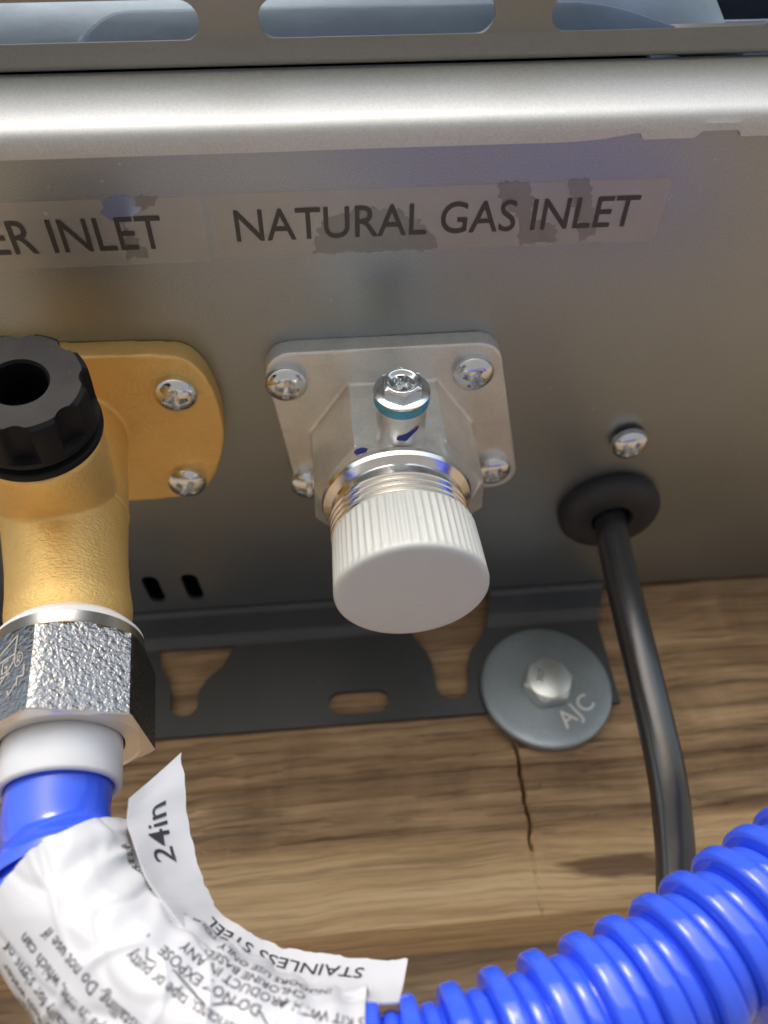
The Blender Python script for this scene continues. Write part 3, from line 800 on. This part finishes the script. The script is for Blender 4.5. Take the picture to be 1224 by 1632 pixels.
# hex nut: corners point to +-x, pitted flats, turned ring on top, machined underside
ysgn = -1 if hf(0, 1, 0).y < hf(0, 0, 0).y else 1
def nut():
    Rn = 16.2; h0, h1, h2 = .4, 3.4, 20.4
    parts_V = []; parts_F = []; fm = []
    def add(V, Fc, k):
        n = len(parts_V); parts_V.extend(V); parts_F.extend([tuple(i+n for i in f) for f in Fc]); fm.extend([k]*len(Fc))
    add(*lathe(hf, [(11, h0), (13.2, h0), (13.6, h0+.4), (13.8, h1-.6), (13.9, h1)], 96), 1)
    seg = 96; nz = 26
    def hexr(t):
        tk = ((t - R(27)*ysgn) % R(60)) - R(30); return min(Rn*math.cos(R(30))/math.cos(tk), Rn-.12)
    V = []; Fc = []
    rows = [(h1, 'c')] + [(h1+.1+(h2-h1-.2)*i/nz, 'h') for i in range(nz+1)]
    for h, k in rows:
        for j in range(seg):
            t = 2*math.pi*j/seg; r = hexr(t)
            top = 13.9+ (h-h1)*1.6
            r2 = min(r, top) if h < h1+3 else r
            V.append(hf(r2*math.cos(t), r2*math.sin(t), h))
    for i in range(len(rows)-1):
        for j in range(seg): Fc.append((i*seg+j, i*seg+(j+1) % seg, (i+1)*seg+(j+1) % seg, (i+1)*seg+j))
    add(V, Fc, 0)
    V = []; Fc = []
    for j in range(seg):
        t = 2*math.pi*j/seg; V.append(hf(hexr(t)*math.cos(t), hexr(t)*math.sin(t), h2-.1))
    for r, h in ((None, h2+.1), (13.4, h2+.35), (13.0, h2+.1), (10.45, h2+.0), (10.4, h2-4)):
        for j in range(seg):
            t = 2*math.pi*j/seg; rr = hexr(t)-.25 if r is None else r; V.append(hf(rr*math.cos(t), rr*math.sin(t), h))
    for i in range(5):
        for j in range(seg): Fc.append((i*seg+j, i*seg+(j+1) % seg, (i+1)*seg+(j+1) % seg, (i+1)*seg+j))
    add(V, Fc, 2)
    o = mk('hex_nut', parts_V, parts_F, None, HS, hf(0, 0, 14), sharp=24, mats=[M['nut_face'], M['nickel'], M['nickel_under']], fmat=fm)
    return o, Rn
nut_o, Rn = nut()
ysgn = -1 if hf(0, 1, 0).y < hf(0, 0, 0).y else 1
def lflat(u, v, t=0.0):
    """left-front flat; u to the right along the flat (towards the front edge), v down the nut"""
    ap = Rn*math.cos(R(30))+.05+t
    a = R(-123); px_ = math.cos(a)*ap - math.sin(a)*u; py_ = math.sin(a)*ap + math.cos(a)*u
    return hf(px_, py_*ysgn, v)
def stroke(poly, w, closed=False):
    V = []; Fc = []
    P = [Vector(p) for p in poly]; segs = list(zip(P, P[1:])) + ([(P[-1], P[0])] if closed else [])
    for a, b in segs:
        d = (b-a).normalized(); nn = Vector((-d.y, d.x))*w/2; k = len(V); a = a-d*w*.4; b = b+d*w*.4
        V += [a+nn, b+nn, b-nn, a-nn]; Fc.append((k, k+1, k+2, k+3))
    return V, Fc
E2 = []
E2.append(stroke([(-1.5, 12.4), (3.6, 9.4), (3.4, 14.4), (-2.5, 21)], .32))
E2.append(stroke([(-6, 14.0), (3.3, 13.0)], .3)); E2.append(stroke([(-6, 17.0), (2.6, 16.4)], .3))
E2.append(stroke([(1.9, 13.6), (.6, 13.8), (.6, 15.9), (1.8, 15.7), (1.8, 14.8), (1.2, 14.8)], .26))
E2.append(stroke([(-1.6, 14.0), (-.2, 13.9), (-1.2, 16.1)], .26))
E2.append(stroke([(4.6+1.0*math.cos(R(a)), 14.6+1.25*math.sin(R(a))) for a in range(0, 360, 30)], .2, True))
E2.append(stroke([(4.3, 15.2), (4.3, 14.0), (4.9, 14.0), (4.9, 14.6), (4.3, 14.6), (4.95, 15.2)], .18))
E2.append(stroke([(6.2, 16.4), (6.3, 18.3), (4.7, 18.0), (4.8, 19.6)], .3)); E2.append(stroke([(4.4, 19.2), (3.0, 20.8), (2.7, 19.8)], .3))
V, Fc = join(*E2)
mk('lettering', [lflat(v[0], v[1]-4.4, .05) for v in V], Fc, M['etch'], nut_o, lflat(2, 15), smooth=False)
mk('collar', *lathe(hf, [(8, 17), (10.0, 17), (10.1, 21.5), (10.15, 27.8), (9.9, 28.4), (9.3, 28.5), (8.6, 28), (8.5, 25)], 72), M['collar'], HS, hf(0, 0, 28), sharp=60)
# hose centre line, in a near-vertical plane
st = hf(0, 0, 30)
hp = [hf(0, 0, 21), hf(0, 0, 28), hf(0, 0, 34.4)] + [aty(px, py, y) for px, py, y in ((112, 1435, 138), (183, 1535, 138), (270, 1620, 138), (385, 1692, 138), (520, 1735, 138), (650, 1735, 138), (790, 1695, 138), (930, 1635, 138), (1070, 1560, 138), (1224, 1447, 138), (1420, 1290, 138), (1600, 1130, 138))]
HP, HL = resample(catmull(hp, 24), .4)
HN = len(HP); HST = HL/(HN-1)
def hframe(s):
    i = max(1, min(HN-2, int(s/HST))); t = (HP[i+1]-HP[i-1]).normalized(); p = HP[i].lerp(HP[i+1], max(0, min(1, s/HST-i)))
    f = Vector((0, -1, 0)); f = (f-t*f.dot(t)).normalized(); o_ = f.cross(t)
    if o_.dot(Vector((-1, 0, 0)) if s < 20 else Vector((-.5, 0, -1))) < 0: o_ = -o_
    return p, t, f, o_
def hpos(s, phi, r):
    p, t, f, o_ = hframe(s); return p + (f*math.cos(phi)+o_*math.sin(phi))*r
def near(px, py, y=138):
    q = aty(px, py, y); return min(range(HN), key=lambda i: (HP[i]-q).length)*HST
S_TUBE = near(100, 1345)                     # straight cuff ends
S_LAB0 = near(105, 1352); S_LAB1 = near(590, 1738)
def hose_surface(ss, rf, seg):
    V = []; Fc = []
    for s in ss:
        for k in range(seg):
            q = 2*math.pi*k/seg; V.append(hpos(s, q, rf(s, q)))
    for i in range(len(ss)-1):
        for k in range(seg): Fc.append((i*seg+k, i*seg+(k+1) % seg, (i+1)*seg+(k+1) % seg, (i+1)*seg+k))
    return V, Fc
mk('cuff', *hose_surface(arange(0, S_TUBE+4, .8), lambda s, q: 8.6 + 2.6*sstep(S_TUBE-2.0, S_TUBE+3, s) , 72), M['blue'], HS, hpos(6, 0, 0), sharp=80)
PITCH = 7.1
def rib(s, q=0):
    k = math.floor(s/PITCH); u = (s/PITCH + .03*math.sin(k*2.7)) % 1.0; j = .16*math.sin(k*5.1)
    # broad flat-topped rib, groove, low inner ring, groove
    r = 9.2
    if u < .53:
        x = abs(u-.265)/.265; r = 8.8 + (2.7+j)*(1-x**5.0)**.5
    elif u > .58 and u < .95:
        x = abs(u-.765)/.185; r = 8.9 + .8*(max(0, 1-x**2.6))**.5
    else: r = 8.7
    return r
mk('corrugated_tube', *hose_surface(arange(S_TUBE+2, HL-1, .2), rib, 72), M['blue'], HS, hpos(60, 0, 0), sharp=75)
# printed label sleeve, wrinkled
def lab_r(s, q):
    k = (s-S_LAB0)/(S_LAB1-S_LAB0)
    r = 11.75
    a = math.sin(q)
    # long creases that cross the sleeve, tighter on the inside of the bend
    cs, sn = math.cos(q), math.sin(q)
    w = noise.ridged_multi_fractal(Vector((s*.05+3+sn*.5, cs*1.0, sn*1.0)), 1.0, 2.1, 2, 1.0, 2.0)
    r += .42*max(-.6, min(1.0, w-1.1))
    r += .22*fbm(s*.09, cs*1.4, sn*1.4, 2)
    d = abs(fbm(s*.075-.22*sn+7, cs*.9+2, sn*.9, 1)); r += .42*math.exp(-(d/.05)**2)
    d = abs(fbm(s*.05+.5*sn, cs*1.1+9, sn*1.1, 1)); r -= .32*math.exp(-(d/.05)**2)
    r += .26*math.sin((s - 3.2*math.sin(q+.6))*.95)*sstep(.1, -.8, sn)
    r += .35
    return max(r, 11.66)
def lab_sheet():
    ss = arange(0, 1, 1/150); seg = 150; V = []; Fc = []; n = len(ss)
    def end0(q): return S_LAB0 + 3.6 + 4.5*math.sin(q)*1.0 - .6*math.cos(2*q) + .5*fbm(q*1.3, 2)
    def end1(q): return S_LAB1 + .8*math.sin(q*2)
    for t in ss:
        for k in range(seg):
            q = 2*math.pi*k/seg; s = end0(q)*(1-t)+end1(q)*t
            V.append(hpos(s, q, lab_r(s, q)))
    for i in range(n-1):
        for k in range(seg): Fc.append((i*seg+k, i*seg+(k+1) % seg, (i+1)*seg+(k+1) % seg, (i+1)*seg+k))
    # thickness at both ends: turn the rim inwards
    for i0, off in ((0, 1), (n-1, -1)):
        b = len(V)
        for k in range(seg):
            q = 2*math.pi*k/seg; s = end0(q) if i0 == 0 else end1(q); V.append(hpos(s+.02*off, q, lab_r(s, q)-.35))
        for k in range(seg): Fc.append((i0*seg+k, i0*seg+(k+1) % seg, b+(k+1) % seg, b+k))
    return mk('label_sleeve', V, Fc, M['label'], HS, hpos((S_LAB0+S_LAB1)/2, 0, 0), sharp=70)
SL = lab_sheet()
def hose_text(body, size, s_end, v, off=.0, squeeze=1.0):
    """upside-down small print: reads towards the nut, ends at s_end; v = arc length (mm) from the front line, + outwards"""
    V, Fc = text2d(body, size, off, 'RIGHT', 2)
    out = []
    for p in V:
        s = min(S_LAB1-1, s_end - p.x*squeeze); q = (v+p.y)/11.8
        out.append(hpos(s, q, lab_r(s, q)+.09))
    mk('lettering', out, Fc, M['black_ink'], SL, hpos(s_end+10, v/11.8, 12), smooth=False)
def hose_line(poly, w):
    V, Fc = stroke(poly, w); out = [hpos(p.x, p.y/11.8, lab_r(p.x, p.y/11.8)+.09) for p in V]
    mk('printed_rule', out, Fc, M['black_ink'], SL, hpos(poly[0][0], poly[0][1]/11.8, 12), smooth=False)
s0 = S_LAB0
TX = [('Failure to comply can result in death or serious injury', 16.6, s0+18), ('burst and cause flooding and property damage.', 13.9, s0+15),
      ('Comply with applicable standards. For use with water', 11.2, s0+12.0),
      ('only. Inspect connectors periodically for signs of', 8.5, s0+11.0),
      ('Avoid kinks, sharp angles, or loops in line, which can', 5.4, s0+12.0),
      ('Inspect product before installing. Do not use if', 2.4, s0+14.0),
      ('Do not use more lubricants, tape or putty', -3.2, s0+25.0),
      ('damaged. Hand tighten only', -.4, s0+42.0)]
for body, v, s in TX: hose_text(body, 2.4, s, v, .008, .85)
for body, v, s in (('DO NOT EXPOSE', -6.4, s0+28.0), ('PRODUCT IN ANY', -8.8, s0+30), ('THIS KIT WITH A', -8.4, s0+48), ('DO NOT RE-USE', -4.4, s0+52), ('CHLORINE BASED', -11.0, s0+33), ('COUNTRIES NA', -13.4, s0+6), ('INDOORS USE ONLY', -13.6, s0+34), ('YOUR ACT IN THIS', -15.4, s0+13)): hose_text(body, 2.3, s, v, .01)
hose_line([(s0+25.6, -9.8), (s0+25.2, -5.6), (s0+27.4, -3.6), (s0+32.0, -4.6), (s0+38.5, -3.2), (s0+41, -5.0), (s0+46, -5.6), (s0+51, -2.0), (s0+56, -2.2), (s0+58.5, -4.8), (s0+63, -4.9)], .22)

# free end of the label: a stiff strip standing off the inside of the bend
def flap():
    A = [(206, 1272, 131.5), (206, 1320, 131), (228, 1385, 130.5), (272, 1450, 130.5), (330, 1512, 130.5), (400, 1560, 131), (480, 1585, 131.5), (560, 1592, 132), (636, 1596, 132.5)]
    Bp = [(289, 1199, 137), (298, 1290, 138), (318, 1385, 139), (338, 1432, 140), (372, 1472, 140.5), (430, 1503, 141), (510, 1521, 141), (585, 1527, 140.5), (650, 1528, 140)]
    a = catmull([aty(*p[:2], p[2]) for p in A], 10); b = catmull([aty(*p[:2], p[2]) for p in Bp], 10)
    n = len(a); m = 9; th = .32
    def pt(i, t, side=0):
        i = max(0, min(n-1, i)); i0 = int(i); i1 = min(n-1, i0+1); fr = i-i0
        p = a[i0].lerp(a[i1], fr); q = b[i0].lerp(b[i1], fr)
        u = (q-p); tan = (a[min(n-1, i0+1)]-a[max(0, i0-1)]).normalized(); nn = u.cross(tan).normalized()
        if nn.y > 0: nn = -nn
        t = t*(1+.035*fbm(i*.35, 6, 1)*sstep(.6, 1, t))
        c = p.lerp(q, t) + nn*(.7*math.sin(math.pi*t)*-1 + .5*fbm(i*.10, t*1.2, 4)) 
        return c + nn*side
    V = []; Fc = []
    for side in (0, -th):
        for i in range(n):
            for j in range(m): V.append(pt(i, j/(m-1), side))
    k = n*m
    for i in range(n-1):
        for j in range(m-1):
            q = (i*m+j, i*m+j+1, (i+1)*m+j+1, (i+1)*m+j); Fc.append(q); Fc.append(tuple(k+x for x in reversed(q)))
    for i in range(n-1):
        for j in (0, m-1): Fc.append((i*m+j, (i+1)*m+j, k+(i+1)*m+j, k+i*m+j))
    for j in range(m-1):
        for i in (0, n-1): Fc.append((i*m+j, i*m+j+1, k+i*m+j+1, k+i*m+j))
    o = mk('label_flap', V, Fc, M['label'], SL, pt(n//2, .5), sharp=60)
    # arc length along the middle
    mid = [pt(i, .5) for i in range(n)]; LL = [0]
    for i in range(1, n): LL.append(LL[-1]+(mid[i]-mid[i-1]).length)
    def along(s):
        for i in range(n-1):
            if LL[i+1] >= s: return i+(s-LL[i])/(LL[i+1]-LL[i])
        return n-1
    def txt(body, size, s_end, t0, off=.0, dirn=-1):
        V, Fc = text2d(body, size, off, 'RIGHT', 3); out = []
        for p in V:
            i = along(s_end - p.x); i0 = int(i); wd = (b[min(n-1, i0)]-a[min(n-1, i0)]).length
            out.append(pt(i, t0 - p.y/wd, .12))
        mk('lettering', out, Fc, M['black_ink'], o, pt(along(s_end), t0), smooth=False)
    txt('24in', 5.8, 4.6, .66, .02)
    txt('STAINLESS STEEL', 3.5, LL[-1]-3.0-29.5, .80, .02)
    return LL[-1]
flap()
